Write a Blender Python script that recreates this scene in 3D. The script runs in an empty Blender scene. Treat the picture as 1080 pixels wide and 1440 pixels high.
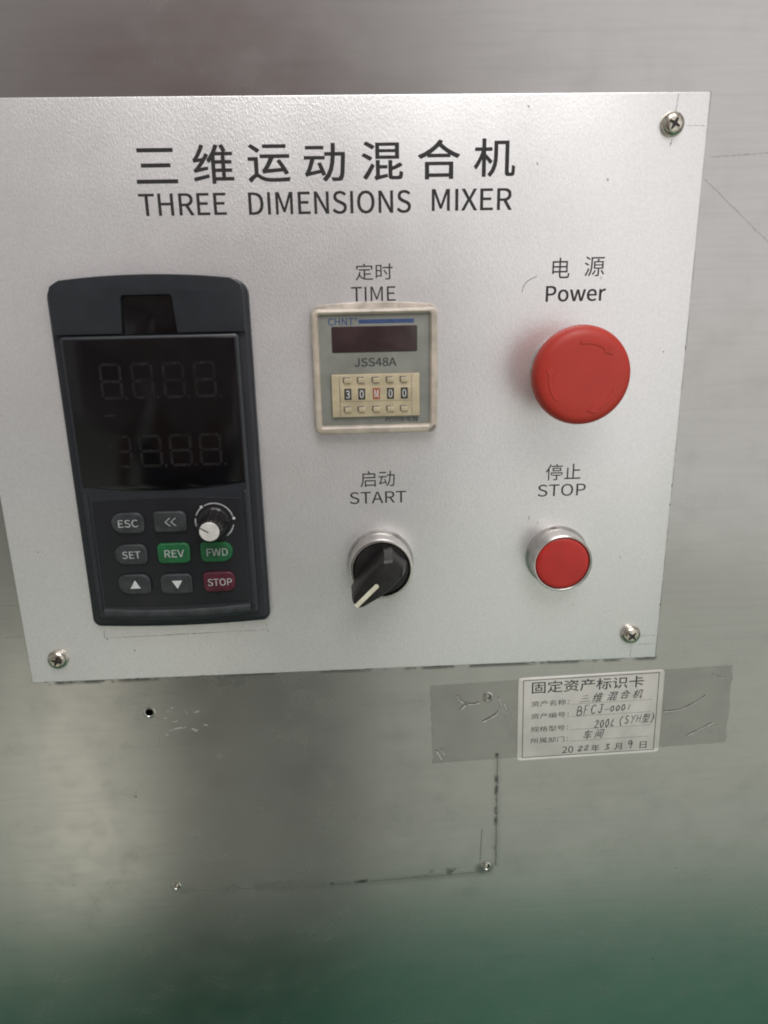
import bpy, bmesh, math, random
from mathutils import Vector, Matrix

random.seed(11)
S = bpy.context.scene
COL = S.collection

# --------------------------------------------------------------------------
# Frame of reference: the front of the steel casing is the plane Y = 0 and
# faces -Y. Positions on it are given in millimetres: u to the right and v down
# from the top right corner of the control plate, h outwards.
# --------------------------------------------------------------------------
U0, ZTOP = 137.5, 1.15

def loc(u, v, h=0.0):
    return Vector(((u + U0) / 1000, -h / 1000, ZTOP - v / 1000))

# ------------------------------- camera -----------------------------------
cam_data = bpy.data.cameras.new('camera')
cam = bpy.data.objects.new('camera', cam_data)
COL.objects.link(cam)
CR = ((0.9985043, 0.0178300, -0.0516841), (-0.0325240, 0.9535804, -0.2993769), (0.0439471, 0.3006101, 0.9527341))
ax = [Vector((r[0], r[2], -r[1])) for r in CR]
m = Matrix((ax[0], -ax[1], -ax[2])).transposed().to_4x4()
m.translation = loc(-134.97, 59.317, 304.91)
cam.matrix_world = m
cam_data.sensor_fit = 'HORIZONTAL'
cam_data.sensor_width = 36
cam_data.lens = 36
cam_data.clip_start = 0.01
cam_data.clip_end = 60
cam_data.dof.use_dof = True
cam_data.dof.focus_distance = 0.322
cam_data.dof.aperture_fstop = 26
S.camera = cam

# --------------------------- light and exposure ----------------------------
world = bpy.data.worlds.new('World')
S.world = world
world.use_nodes = True
bg = world.node_tree.nodes['Background']
bg.inputs[0].default_value = (1.0, 0.945, 0.93, 1)
bg.inputs[1].default_value = 0.33

def area(name, pos, target, sx, sy, watts, col):
    d = bpy.data.lights.new(name, 'AREA')
    d.shape = 'RECTANGLE'
    d.size, d.size_y, d.energy, d.color = sx, sy, watts, col
    o = bpy.data.objects.new(name, d)
    COL.objects.link(o)
    o.location = pos
    o.rotation_euler = (Vector(target) - Vector(pos)).to_track_quat('-Z', 'Y').to_euler()
    return o

area('window_light', (1.45, -1.95, 1.25), (0.25, 0, 1.0), 2.3, 2.3, 9.6, (1.0, 0.965, 0.95))
area('stripe_light', (-0.49, -0.90, 0.20), (-0.2, 0, 0.5), 0.11, 0.55, 0.17, (1.0, 0.92, 0.76))  # added low lamp that makes the warm stripe reflected at lower left
area('ceiling_light', (0.3, -1.5, 3.0), (0, 0, 0.8), 1.4, 1.4, 38.0, (1.0, 0.965, 0.95))

vs = S.view_settings
vs.view_transform = 'Standard'
vs.look = 'None'
vs.exposure = 0.1
vs.gamma = 1
vs.use_curve_mapping = False
S.cycles.filter_width = 1.9

# ------------------------------- materials ---------------------------------
def lk(nt, a, b):
    nt.links.new(a, b)

class Nodes:
    """small builder around a material's node tree"""
    def __init__(self, name):
        self.m = bpy.data.materials.new(name)
        self.m.use_nodes = True
        self.nt = self.m.node_tree
        self.b = self.nt.nodes['Principled BSDF']
        self._c = None
    def n(self, t, **kw):
        o = self.nt.nodes.new(t)
        for k, v in kw.items():
            setattr(o, k, v)
        return o
    def put(self, sock, x):
        if hasattr(x, 'links'):
            lk(self.nt, x, sock)
        else:
            sock.default_value = x
    def coord(self, scale=(1, 1, 1), kind='Object'):
        c = self.n('ShaderNodeTexCoord')
        mp = self.n('ShaderNodeMapping')
        mp.inputs['Scale'].default_value = scale
        lk(self.nt, c.outputs[kind], mp.inputs[0])
        return mp.outputs[0]
    def noise(self, scale, detail=3, rough=0.55, stretch=(1, 1, 1)):
        t = self.n('ShaderNodeTexNoise')
        t.inputs['Scale'].default_value = scale
        t.inputs['Detail'].default_value = detail
        t.inputs['Roughness'].default_value = rough
        lk(self.nt, self.coord(stretch), t.inputs['Vector'])
        return t.outputs['Fac']
    def math(self, op, a, b=0.0, c=None, clamp=False):
        t = self.n('ShaderNodeMath', operation=op, use_clamp=clamp)
        self.put(t.inputs[0], a)
        self.put(t.inputs[1], b)
        if c is not None:
            self.put(t.inputs[2], c)
        return t.outputs[0]
    def ramp(self, x, lo, hi, a=0.0, b=1.0):
        t = self.n('ShaderNodeMapRange')
        t.interpolation_type = 'SMOOTHSTEP'
        self.put(t.inputs[0], x)
        for i, v in enumerate((lo, hi, a, b)):
            t.inputs[i + 1].default_value = v
        return t.outputs[0]
    def mix(self, f, a, b):
        t = self.n('ShaderNodeMix', data_type='RGBA')
        self.put(t.inputs[0], f)
        self.put(t.inputs[6], a if hasattr(a, 'links') else (*a, 1))
        self.put(t.inputs[7], b if hasattr(b, 'links') else (*b, 1))
        return t.outputs[2]
    def bump(self, hgt, strength=0.3, dist=0.0002, normal=None):
        t = self.n('ShaderNodeBump')
        t.inputs['Strength'].default_value = strength
        t.inputs['Distance'].default_value = dist
        lk(self.nt, hgt, t.inputs['Height'])
        if normal is not None:
            lk(self.nt, normal, t.inputs['Normal'])
        return t.outputs[0]
    def set(self, **kw):
        names = dict(col='Base Color', rough='Roughness', metal='Metallic', normal='Normal', coat='Coat Weight',
                     crough='Coat Roughness', spec='Specular IOR Level', aniso='Anisotropic', arot='Anisotropic Rotation',
                     tang='Tangent', alpha='Alpha', sss='Subsurface Weight', trans='Transmission Weight', ior='IOR')
        for k, v in kw.items():
            s = self.b.inputs[names[k]]
            if k == 'col' and not hasattr(v, 'links'):
                v = (*v, 1)
            self.put(s, v)
        return self.m

def plain(name, col, rough=0.5, metal=0.0, wear=0.12, scale=180, bump=0.0, **kw):
    """a solid material with a little grime, uneven gloss and fine relief"""
    k = Nodes(name)
    nz = k.noise(scale, 4)
    dark = tuple(c * (1 - wear * 1.6) for c in col)
    light = tuple(min(1, c * (1 + wear)) for c in col)
    k.set(col=k.mix(k.ramp(nz, 0.3, 0.7), dark, light), metal=metal,
          rough=k.ramp(k.noise(scale * 0.4, 3), 0.25, 0.75, rough * 0.85, min(1, rough * 1.2)), **kw)
    if bump:
        k.set(normal=k.bump(k.noise(scale * 9, 2), bump, 0.0001))
    return k.m

def seg_mask(k, X, Z, a, b, wid, soft):
    """1 on the segment a-b (u,v mm), 0 further than wid+soft from it"""
    ax_, az_ = (a[0] + U0) / 1000, ZTOP - a[1] / 1000
    bx_, bz_ = (b[0] + U0) / 1000, ZTOP - b[1] / 1000
    dx, dz = bx_ - ax_, bz_ - az_
    L2 = dx * dx + dz * dz
    px, pz = k.math('SUBTRACT', X, ax_), k.math('SUBTRACT', Z, az_)
    t = k.math('MULTIPLY_ADD', px, dx / L2, k.math('MULTIPLY', pz, dz / L2), clamp=True)
    ex = k.math('SUBTRACT', px, k.math('MULTIPLY', t, dx))
    ez = k.math('SUBTRACT', pz, k.math('MULTIPLY', t, dz))
    d = k.math('SQRT', k.math('ADD', k.math('MULTIPLY', ex, ex), k.math('MULTIPLY', ez, ez)))
    return k.ramp(d, wid / 1000, (wid + soft) / 1000, 1.0, 0.0)

def steel_material():
    k = Nodes('brushed_steel')
    sp = k.n('ShaderNodeSeparateXYZ')
    c = k.n('ShaderNodeTexCoord')
    lk(k.nt, c.outputs['Object'], sp.inputs[0])
    X, Z = sp.outputs[0], sp.outputs[2]
    cloud = k.noise(9, 4, 0.6)
    smear = k.noise(26, 5, 0.65, (1, 1, 1.8))
    brush = k.noise(420, 3, 0.6, (0.05, 1, 1))
    blot = k.noise(60, 4, 0.6)
    col = k.mix(k.ramp(cloud, 0.3, 0.7), (0.495, 0.49, 0.48), (0.53, 0.525, 0.515))
    col = k.mix(k.math('MULTIPLY', k.ramp(blot, 0.45, 0.85), 0.16), col, (0.30, 0.30, 0.28))
    col = k.mix(k.math('MULTIPLY', k.ramp(brush, 0.42, 0.7), 0.20), col, (0.40, 0.40, 0.39))
    # dirt left along the edges of a removed nameplate, broken up by noise
    brk = k.ramp(k.noise(95, 5, 0.7), 0.47, 0.60)
    brk2 = k.ramp(k.noise(70, 3, 0.6), 0.44, 0.56)
    dirt = None
    for a, b, w, s, st, br in (((-70.3, 276), (-69.4, 338), 0.2, 1.3, 0.7, brk), ((-70.0, 277), (-69.2, 339), 0.08, 0.35, 0.5, None),
                               ((-72, 342.5), (-150, 345.4), 0.2, 1.5, 0.75, brk), ((-72, 342.9), (-150, 345.8), 0.06, 0.4, 0.4, None),
                               ((-86, 341.8), (-100, 342.4), 1.0, 2.0, 0.6, brk), ((-150, 345.4), (-222, 344.5), 0.2, 4.5, 0.16, brk2),
                               ((-76.5, 318), (-77, 336), 0.05, 0.5, 0.3, None), ((-150, 345.8), (-223, 345.0), 0.05, 0.6, 0.18, None),
                               ((-72, 343.4), (-150, 346.0), 0.3, 3.0, 0.12, None), ((-70, 278), (-69, 339), 0.3, 2.6, 0.10, None)):
        x = seg_mask(k, X, Z, a, b, w, s)
        if br is not None:
            x = k.math('MULTIPLY', x, br)
        x = k.math('MULTIPLY', x, st)
        dirt = x if dirt is None else k.math('MAXIMUM', dirt, x)
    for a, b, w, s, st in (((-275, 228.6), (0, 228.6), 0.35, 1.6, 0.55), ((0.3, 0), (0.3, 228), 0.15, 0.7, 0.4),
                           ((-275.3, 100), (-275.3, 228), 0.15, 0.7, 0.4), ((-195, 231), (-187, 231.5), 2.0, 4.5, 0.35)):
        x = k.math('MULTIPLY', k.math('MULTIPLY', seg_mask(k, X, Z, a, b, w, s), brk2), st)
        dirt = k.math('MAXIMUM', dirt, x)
    smudge = k.math('MULTIPLY', seg_mask(k, X, Z, (-73.8, 340.5), (-76, 341.2), 1.0, 4.0), 0.5)
    dirt = k.math('MAXIMUM', dirt, smudge)
    # small specks
    sp_ = k.n('ShaderNodeTexVoronoi')
    sp_.inputs['Scale'].default_value = 55
    lk(k.nt, k.coord(), sp_.inputs['Vector'])
    speck = k.math('MULTIPLY', k.ramp(sp_.outputs['Distance'], 0.025, 0.06, 1, 0), k.ramp(k.noise(14, 2), 0.52, 0.62))
    dirt = k.math('MAXIMUM', dirt, k.math('MULTIPLY', speck, 0.6))
    col = k.mix(dirt, col, (0.02, 0.02, 0.018))
    rough = k.math('ADD', k.math('ADD', k.ramp(smear, 0.3, 0.7, 0.225, 0.265), k.ramp(blot, 0.4, 0.8, 0.0, 0.04)), k.math('MULTIPLY', dirt, 0.3))
    nb = k.bump(brush, 0.10, 0.00006)
    nb = k.bump(k.noise(4, 1), 0.12, 0.0010, nb)
    tg = k.n('ShaderNodeTangent', direction_type='RADIAL', axis='Z')
    k.set(col=col, rough=rough, metal=1.0, normal=nb, aniso=0.45, tang=tg.outputs[0])
    return k.m

def plate_material():
    k = Nodes('satin_aluminium')
    grain = k.noise(1500, 3, 0.6, (1.2, 1, 0.6))
    grain2 = k.noise(2200, 2, 0.6, (1.2, 1, 0.7))
    cloud = k.noise(12, 4, 0.6)
    sp_ = k.n('ShaderNodeTexVoronoi')
    sp_.inputs['Scale'].default_value = 60
    lk(k.nt, k.coord(), sp_.inputs['Vector'])
    speck = k.math('MULTIPLY', k.ramp(sp_.outputs['Distance'], 0.02, 0.05, 1, 0), k.ramp(k.noise(22, 2), 0.56, 0.64))
    col = k.mix(k.ramp(cloud, 0.3, 0.7), (0.82, 0.825, 0.83), (0.87, 0.875, 0.88))
    col = k.mix(k.math('MULTIPLY', k.ramp(grain, 0.35, 0.65), 0.20), col, (0.52, 0.515, 0.52))
    col = k.mix(k.math('MULTIPLY', speck, 0.5), col, (0.2, 0.19, 0.17))
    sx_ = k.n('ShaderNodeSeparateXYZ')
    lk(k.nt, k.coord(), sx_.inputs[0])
    grain_fade = k.ramp(sx_.outputs[0], -0.17, -0.11, 1.0, 0.5)      # grain relief shaped weaker at right, imitating the brighter reflection there
    grain = k.math('MULTIPLY', k.math('SUBTRACT', grain, 0.5), grain_fade)
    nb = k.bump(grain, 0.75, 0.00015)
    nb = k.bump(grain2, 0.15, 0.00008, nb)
    k.set(col=col, metal=0.68, rough=k.ramp(cloud, 0.3, 0.7, 0.30, 0.37), normal=nb)
    return k.m

M = {}
def latin_font():
    import os
    try:
        return bpy.data.fonts.load(os.path.join(bpy.utils.system_resource('DATAFILES'), 'fonts', 'Noto Sans CJK Regular.woff2'))
    except Exception:
        return None
FONT = latin_font()
M['steel'] = steel_material()
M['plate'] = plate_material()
M['ink'] = plain('black_print', (0.022, 0.021, 0.022), 0.55, wear=0.2, scale=900)
M['pencil'] = plain('pencil_line', (0.46, 0.45, 0.44), 0.6, wear=0.4, scale=1500)
M['scratch'] = plain('scratch_mark', (0.44, 0.43, 0.415), 0.27, 1.0, wear=0.15, scale=900)
M['residue'] = plain('glue_residue', (0.40, 0.40, 0.39), 0.6, wear=0.3, scale=900)
M['hair'] = plain('dark_fibre', (0.10, 0.08, 0.08), 0.6)
M['screw'] = plain('zinc_screw', (0.62, 0.58, 0.50), 0.24, 1.0, wear=0.25, scale=700)
M['slot_shade'] = plain('recess_shade', (0.02, 0.018, 0.016), 0.6)
M['chrome'] = plain('dull_chrome', (0.62, 0.605, 0.58), 0.26, 1.0, wear=0.08, scale=260)
M['frame_black'] = plain('charcoal_plastic', (0.016, 0.018, 0.024), 0.42, wear=0.06, scale=160, bump=0.12)
M['door_black'] = plain('slate_plastic', (0.021, 0.025, 0.031), 0.36, wear=0.06, scale=160, bump=0.08)
M['glass_black'] = plain('smoked_window', (0.0035, 0.0035, 0.0045), 0.10, wear=0.2, scale=60)
M['segment'] = plain('unlit_segment', (0.012, 0.012, 0.013), 0.25, wear=0.3, scale=300)
M['mat_black'] = plain('key_membrane', (0.009, 0.0105, 0.014), 0.38, wear=0.06, scale=160, bump=0.05)
M['key_grey'] = plain('grey_key', (0.038, 0.043, 0.047), 0.40, wear=0.18, scale=260)
M['key_green'] = plain('green_key', (0.012, 0.115, 0.040), 0.38, wear=0.15, scale=260)
M['key_red'] = plain('maroon_key', (0.085, 0.012, 0.026), 0.40, wear=0.15, scale=260)
M['white_print'] = plain('white_print', (0.62, 0.64, 0.64), 0.5, wear=0.1, scale=800)
M['grey_print'] = plain('grey_print', (0.40, 0.42, 0.42), 0.5, wear=0.15, scale=800)
M['knob_black'] = plain('knob_plastic', (0.012, 0.011, 0.011), 0.30, wear=0.06, scale=300)
M['knob_white'] = plain('knob_cap', (0.66, 0.65, 0.62), 0.45, wear=0.08, scale=300)
M['cream'] = plain('cream_plastic', (0.52, 0.46, 0.38), 0.40, wear=0.16, scale=110, coat=0.3, sss=0.0)
M['gasket'] = plain('dusty_gasket', (0.58, 0.53, 0.47), 0.6, wear=0.22, scale=160)
M['timer_face'] = plain('grey_green_face', (0.25, 0.26, 0.235), 0.34, wear=0.08, scale=120)
M['timer_window'] = plain('brown_window', (0.050, 0.030, 0.032), 0.22, wear=0.15, scale=90)
M['beige'] = plain('beige_plastic', (0.52, 0.45, 0.30), 0.42, wear=0.10, scale=160)
M['blue_print'] = plain('blue_print', (0.045, 0.085, 0.22), 0.5, wear=0.15, scale=600)
M['face_print'] = plain('dark_print', (0.05, 0.055, 0.055), 0.5, wear=0.2, scale=600)
M['wheel_dark'] = plain('number_wheel', (0.055, 0.05, 0.045), 0.4)
M['wheel_red'] = plain('red_wheel', (0.36, 0.10, 0.05), 0.4)
M['red'] = plain('red_plastic', (0.465, 0.034, 0.021), 0.46, wear=0.025, scale=120, bump=0.03)
M['red_cap'] = plain('red_cap', (0.46, 0.022, 0.017), 0.38, wear=0.05, scale=120)
M['selector'] = plain('selector_plastic', (0.013, 0.012, 0.012), 0.42, wear=0.25, scale=220, bump=0.05)
M['cream_line'] = plain('cream_inlay', (0.68, 0.67, 0.52), 0.5)
M['card'] = plain('card_paper', (0.78, 0.78, 0.735), 0.55, wear=0.06, scale=70)
M['pen'] = plain('ballpoint_ink', (0.03, 0.03, 0.045), 0.5, wear=0.3, scale=500)
M['milky'] = plain('tape_crease', (0.45, 0.45, 0.44), 0.4, wear=0.25, scale=500)
M['dark_inside'] = plain('dark_interior', (0.01, 0.01, 0.01), 0.8)

def tape_material():
    k = Nodes('clear_tape')
    k.set(col=k.mix(k.ramp(k.noise(60, 4), 0.35, 0.7), (0.20, 0.205, 0.195), (0.28, 0.28, 0.27)),
          rough=k.ramp(k.noise(40, 3), 0.3, 0.7, 0.14, 0.26), normal=k.bump(k.noise(90, 3), 0.2, 0.0004))
    tr = k.n('ShaderNodeBsdfTransparent')
    tr.inputs[0].default_value = (0.97, 0.97, 0.96, 1)
    mx = k.n('ShaderNodeMixShader')
    k.put(mx.inputs[0], k.ramp(k.noise(45, 4), 0.3, 0.75, 0.13, 0.22))
    lk(k.nt, tr.outputs[0], mx.inputs[1])
    lk(k.nt, k.b.outputs[0], mx.inputs[2])
    lk(k.nt, mx.outputs[0], k.nt.nodes['Material Output'].inputs[0])
    return k.m
M['tape'] = tape_material()

def floor_material(name, c1, c2, rough):
    k = Nodes(name)
    k.set(col=k.mix(k.ramp(k.noise(3, 5, 0.6), 0.3, 0.7), c1, c2), rough=k.ramp(k.noise(5, 4), 0.3, 0.7, rough * 0.8, rough * 1.2),
          normal=k.bump(k.noise(60, 3), 0.1, 0.002))
    return k.m
M['green_floor'] = floor_material('green_floor_paint', (0.013, 0.165, 0.088), (0.019, 0.205, 0.115), 0.45)
M['grey_floor'] = floor_material('grey_floor', (0.60, 0.65, 0.565), (0.68, 0.73, 0.645), 0.5)

# ------------------------------ mesh helpers -------------------------------
def P(x, y, h):
    """local millimetres (right, down, outwards) to metres"""
    return (x / 1000, -h / 1000, -y / 1000)

def finish(name, me, mat, parent=None, smooth=True, ang=32):
    me.materials.append(mat)
    if smooth:
        for p in me.polygons:
            p.use_smooth = True
        me.set_sharp_from_angle(angle=math.radians(ang))
    o = bpy.data.objects.new(name, me)
    COL.objects.link(o)
    if parent is not None:
        o.parent = parent
    return o

def loft_into(bm, rings, cap0=True, cap1=True, closed=True):
    vr = [[bm.verts.new(P(*p)) for p in r] for r in rings]
    n = len(vr[0])
    for a, b in zip(vr[:-1], vr[1:]):
        for i in range(n if closed else n - 1):
            j = (i + 1) % n
            bm.faces.new((a[i], a[j], b[j], b[i]))
    if cap0:
        bm.faces.new(vr[0])
    if cap1:
        bm.faces.new(vr[-1])

def mesh(name, bm):
    bmesh.ops.recalc_face_normals(bm, faces=bm.faces)
    me = bpy.data.meshes.new(name)
    bm.to_mesh(me)
    bm.free()
    return me

def loft(name, rings, mat, parent=None, cap0=True, cap1=True, smooth=True, ang=32):
    bm = bmesh.new()
    loft_into(bm, rings, cap0, cap1)
    return finish(name, mesh(name, bm), mat, parent, smooth, ang)

def rrect(cx, cy, w, h_, r, hh, n=5, arch_top=0.0, arch_bot=0.0, radii=None):
    """rounded rectangle ring at height hh; radii = (tl, tr, br, bl)"""
    R = radii or (r, r, r, r)
    pts = []
    for (sx, sy, a0, rr) in ((-1, -1, math.pi, R[0]), (1, -1, 1.5 * math.pi, R[1]), (1, 1, 0, R[2]), (-1, 1, 0.5 * math.pi, R[3])):
        rr = max(rr, 0.001)
        for i in range(n + 1):
            a = a0 + i / n * math.pi / 2
            pts.append((cx + sx * (w / 2 - rr) + rr * math.cos(a), cy + sy * (h_ / 2 - rr) + rr * math.sin(a)))
        if sy == sx:        # after the tl and br corners, add points along the edge for the arch
            ex0, ex1 = pts[-1], (cx - sx * (w / 2 - max(R[1] if sx < 0 else R[3], 0.001)), cy + sy * h_ / 2)
            for i in range(1, 8):
                f = i / 8
                pts.append((ex0[0] + (ex1[0] - ex0[0]) * f, ex0[1] + (ex1[1] - ex0[1]) * f))
    out = []
    for x, y in pts:
        q = 1 - ((x - cx) / (w / 2)) ** 2
        if y < cy:
            y -= arch_top * q
        else:
            y += arch_bot * q
        out.append((x, y, hh))
    return out

def slab(name, cx, cy, w, h_, r, h0, h1, mat, parent, bev=0.3, n=5, **kw):
    """rounded block with a softened front edge"""
    def ring(d, hh):
        k2 = dict(kw)
        if 'radii' in k2:
            k2['radii'] = tuple(max(q - d, 0.02) for q in kw['radii'])
        return rrect(cx, cy, w - 2 * d, h_ - 2 * d, max(r - d, 0.02), hh, n, **k2)
    rings = [ring(0, h0), ring(0, h1 - bev), ring(bev * 0.13, h1 - bev * 0.5), ring(bev * 0.5, h1 - bev * 0.13), ring(bev, h1)]
    return loft(name, rings, mat, parent)

def circle(cx, cy, r, hh, n=64, a0=0.0):
    return [(cx + r * math.cos(a0 + 2 * math.pi * i / n), cy + r * math.sin(a0 + 2 * math.pi * i / n), hh) for i in range(n)]

def lathe(name, prof, mat, parent, cx=0, cy=0, n=64, cap0=True, cap1=True, ang=32):
    return loft(name, [circle(cx, cy, r, hh, n) for r, hh in prof], mat, parent, cap0, cap1, True, ang)

def thing(name, label, cat, u, v, h, group=None, roty=0.0):
    o = bpy.data.objects.new(name, None)
    COL.objects.link(o)
    o.empty_display_size = 0.02
    o.location = loc(u, v, h)
    o.rotation_euler = (0, roty, 0)
    o['label'], o['category'] = label, cat
    if group:
        o['group'] = group
    return o

def text(s, x0, x1, y0, y1, hh, mat, parent, name='lettering', bold=0.0, shear=0.0):
    """flat printed lettering that fills the rectangle given in local mm"""
    cu = bpy.data.curves.new('lettering', 'FONT')
    cu.body = s
    if FONT and s.isascii():
        cu.font = FONT
    cu.resolution_u = 4
    cu.shear = shear
    cu.fill_mode = 'FRONT'
    tmp = bpy.data.objects.new('tmp', cu)
    COL.objects.link(tmp)
    dg = bpy.context.evaluated_depsgraph_get()
    me = bpy.data.meshes.new_from_object(tmp.evaluated_get(dg))
    bpy.data.objects.remove(tmp)
    bpy.data.curves.remove(cu)
    xs = [v.co.x for v in me.vertices]
    ys = [v.co.y for v in me.vertices]
    ax0, ax1, ay0, ay1 = min(xs), max(xs), min(ys), max(ys)
    for v in me.vertices:
        fx = (v.co.x - ax0) / (ax1 - ax0)
        fy = (v.co.y - ay0) / (ay1 - ay0)
        v.co = P(x0 + (x1 - x0) * fx, y1 + (y0 - y1) * fy, hh)
    me.materials.clear()
    if bold > 0:      # heavier print: the glyph laid down again a hair to each side
        b = bold * (y1 - y0)
        bm = bmesh.new()
        for i, (dx, dy) in enumerate(((0, 0), (b, b * 0.7), (-b, b * 0.7), (b, -b * 0.7), (-b, -b * 0.7))):
            n0 = len(bm.verts)
            bm.from_mesh(me)
            bm.verts.ensure_lookup_table()
            bmesh.ops.translate(bm, verts=bm.verts[n0:], vec=(dx / 1000, -0.000002 * i, dy / 1000))
        bm.to_mesh(me)
        bm.free()
    return finish(name, me, mat, parent, smooth=False)

def smooth_path(pts, sub=5):
    out = []
    n = len(pts)
    for i in range(n - 1):
        p0, p1, p2, p3 = pts[max(i - 1, 0)], pts[i], pts[i + 1], pts[min(i + 2, n - 1)]
        for s in range(sub):
            t = s / sub
            out.append(tuple(0.5 * (2 * p1[k] + (p2[k] - p0[k]) * t + (2 * p0[k] - 5 * p1[k] + 4 * p2[k] - p3[k]) * t * t
                                    + (-p0[k] + 3 * p1[k] - 3 * p2[k] + p3[k]) * t ** 3) for k in (0, 1)))
    out.append(tuple(pts[-1][:2]))
    return out

def ribbon_into(bm, pts, w, hh, thick=0.0, jitter=0.25, taper=True):
    n = len(pts)
    L, R_ = [], []
    for i, p in enumerate(pts):
        a, b = pts[max(i - 1, 0)], pts[min(i + 1, n - 1)]
        dx, dy = b[0] - a[0], b[1] - a[1]
        l = math.hypot(dx, dy) or 1
        ww = w / 2 * (1 + jitter * random.uniform(-1, 1))
        if taper and i in (0, n - 1):
            ww *= 0.75
        L.append(bm.verts.new(P(p[0] - dy / l * ww, p[1] + dx / l * ww, hh)))
        R_.append(bm.verts.new(P(p[0] + dy / l * ww, p[1] - dx / l * ww, hh)))
    for i in range(n - 1):
        bm.faces.new((L[i], L[i + 1], R_[i + 1], R_[i]))

def strokes(name, paths, w, hh, mat, parent, curve=True, jitter=0.25):
    bm = bmesh.new()
    for p in paths:
        ribbon_into(bm, smooth_path(p) if curve and len(p) > 2 else p, w, hh, jitter=jitter)
    me = bpy.data.meshes.new(name)
    bm.to_mesh(me)
    bm.free()
    for p in me.polygons:      # face outwards (-Y)
        if p.normal.y > 0:
            p.flip()
    return finish(name, me, mat, parent, smooth=False)

def line_pts(a, b, n=8, wob=0.0):
    return [(a[0] + (b[0] - a[0]) * i / n + random.uniform(-wob, wob), a[1] + (b[1] - a[1]) * i / n + random.uniform(-wob, wob)) for i in range(n + 1)]

# --------------------------------- floor -----------------------------------
def sheet(name, x0, x1, y0, y1, z, mat):
    bm = bmesh.new()
    bm.faces.new([bm.verts.new(c) for c in ((x0, y0, z), (x1, y0, z), (x1, y1, z), (x0, y1, z))])
    o = finish(name, mesh(name, bm), mat, None, smooth=False)
    o['kind'] = 'structure'
    return o
sheet('floor', -6, 6, -8, 4, 0.0, M['grey_floor'])
sheet('green_floor_paint', -6, 6, -0.80, 1.2, 0.004, M['green_floor'])

# ------------------------------ steel casing -------------------------------
casing = bpy.data.objects.new('machine_casing', None)
COL.objects.link(casing)
casing.location = (0, 0, 0)
casing['label'] = 'brushed stainless steel machine casing with stains and old drilled holes'
casing['category'] = 'machine casing'

HOLES = [(-227.3, 245.7, 1.75), (-224.8, 341.7, 1.5), (-75.3, 245.2, 1.6), (-73.8, 339.7, 1.6)]

def box_bm(x0, x1, y0, y1, z0, z1):
    bm = bmesh.new()
    vs_ = [bm.verts.new((x, y, z)) for x in (x0, x1) for y in (y0, y1) for z in (z0, z1)]
    for f in ((0, 1, 3, 2), (4, 6, 7, 5), (0, 4, 5, 1), (2, 3, 7, 6), (0, 2, 6, 4), (1, 5, 7, 3)):
        bm.faces.new([vs_[i] for i in f])
    bmesh.ops.recalc_face_normals(bm, faces=bm.faces)
    return bm

front = finish('front_sheet', mesh('front_sheet', box_bm(-0.52, 0.52, 0.0, 0.0015, 0.02, 1.62)), M['steel'], None, smooth=False)
cb = bmesh.new()
for (u, v, r) in HOLES:
    lo, hi = [], []
    c = loc(u, v)
    a = [cb.verts.new((c.x + r / 1000 * math.cos(t * math.pi / 14), -0.004, c.z + r / 1000 * math.sin(t * math.pi / 14))) for t in range(28)]
    b = [cb.verts.new((w.co.x, 0.006, w.co.z)) for w in a]
    cb.faces.new(a)
    cb.faces.new(b)
    for i in range(28):
        cb.faces.new((a[i], a[(i + 1) % 28], b[(i + 1) % 28], b[i]))
bmesh.ops.recalc_face_normals(cb, faces=cb.faces)
cme = bpy.data.meshes.new('cutter')
cb.to_mesh(cme)
cb.free()
cut = bpy.data.objects.new('cutter', cme)
COL.objects.link(cut)
md = front.modifiers.new('holes', 'BOOLEAN')
md.operation, md.object, md.solver = 'DIFFERENCE', cut, 'EXACT'
nm = bpy.data.meshes.new_from_object(front.evaluated_get(bpy.context.evaluated_depsgraph_get()))
front.modifiers.clear()
old = front.data
front.data = nm
bpy.data.meshes.remove(old)
bpy.data.objects.remove(cut)
front.parent = casing
finish('casing_body', mesh('casing_body', box_bm(-0.518, 0.518, 0.012, 0.55, 0.0, 1.615)), M['dark_inside'], casing, smooth=False)
for sx in (-1, 1):
    finish('side_sheet', mesh('side_sheet', box_bm(min(sx * 0.5185, sx * 0.52), max(sx * 0.5185, sx * 0.52), 0.0017, 0.56, 0.02, 1.62)), M['steel'], casing, smooth=False)

cloc = loc(0, 0)   # parts of the casing are laid out from the plate's corner
def on_casing(o):
    o.location = cloc
    o.parent = casing
    return o

for i, (u, v, r) in enumerate(HOLES):
    # bright burr round each hole
    rim = loft('hole_rim', [circle(u, v, r * 1.6, 0.03, 28), circle(u, v, r * 1.42, 0.2, 28), circle(u, v, r * 1.15, 0.24, 28), circle(u, v, r * 0.99, -0.1, 28)],
               M['chrome'], None, False, False)
    on_casing(rim)
    if i:
        on_casing(lathe('broken_screw_stub', [(r * 0.80, -1.2), (r * 0.82, -0.5), (r * 0.55, -0.25), (r * 0.2, -0.3)], M['screw'], None, u - 0.25, v + 0.3, 20))

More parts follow.
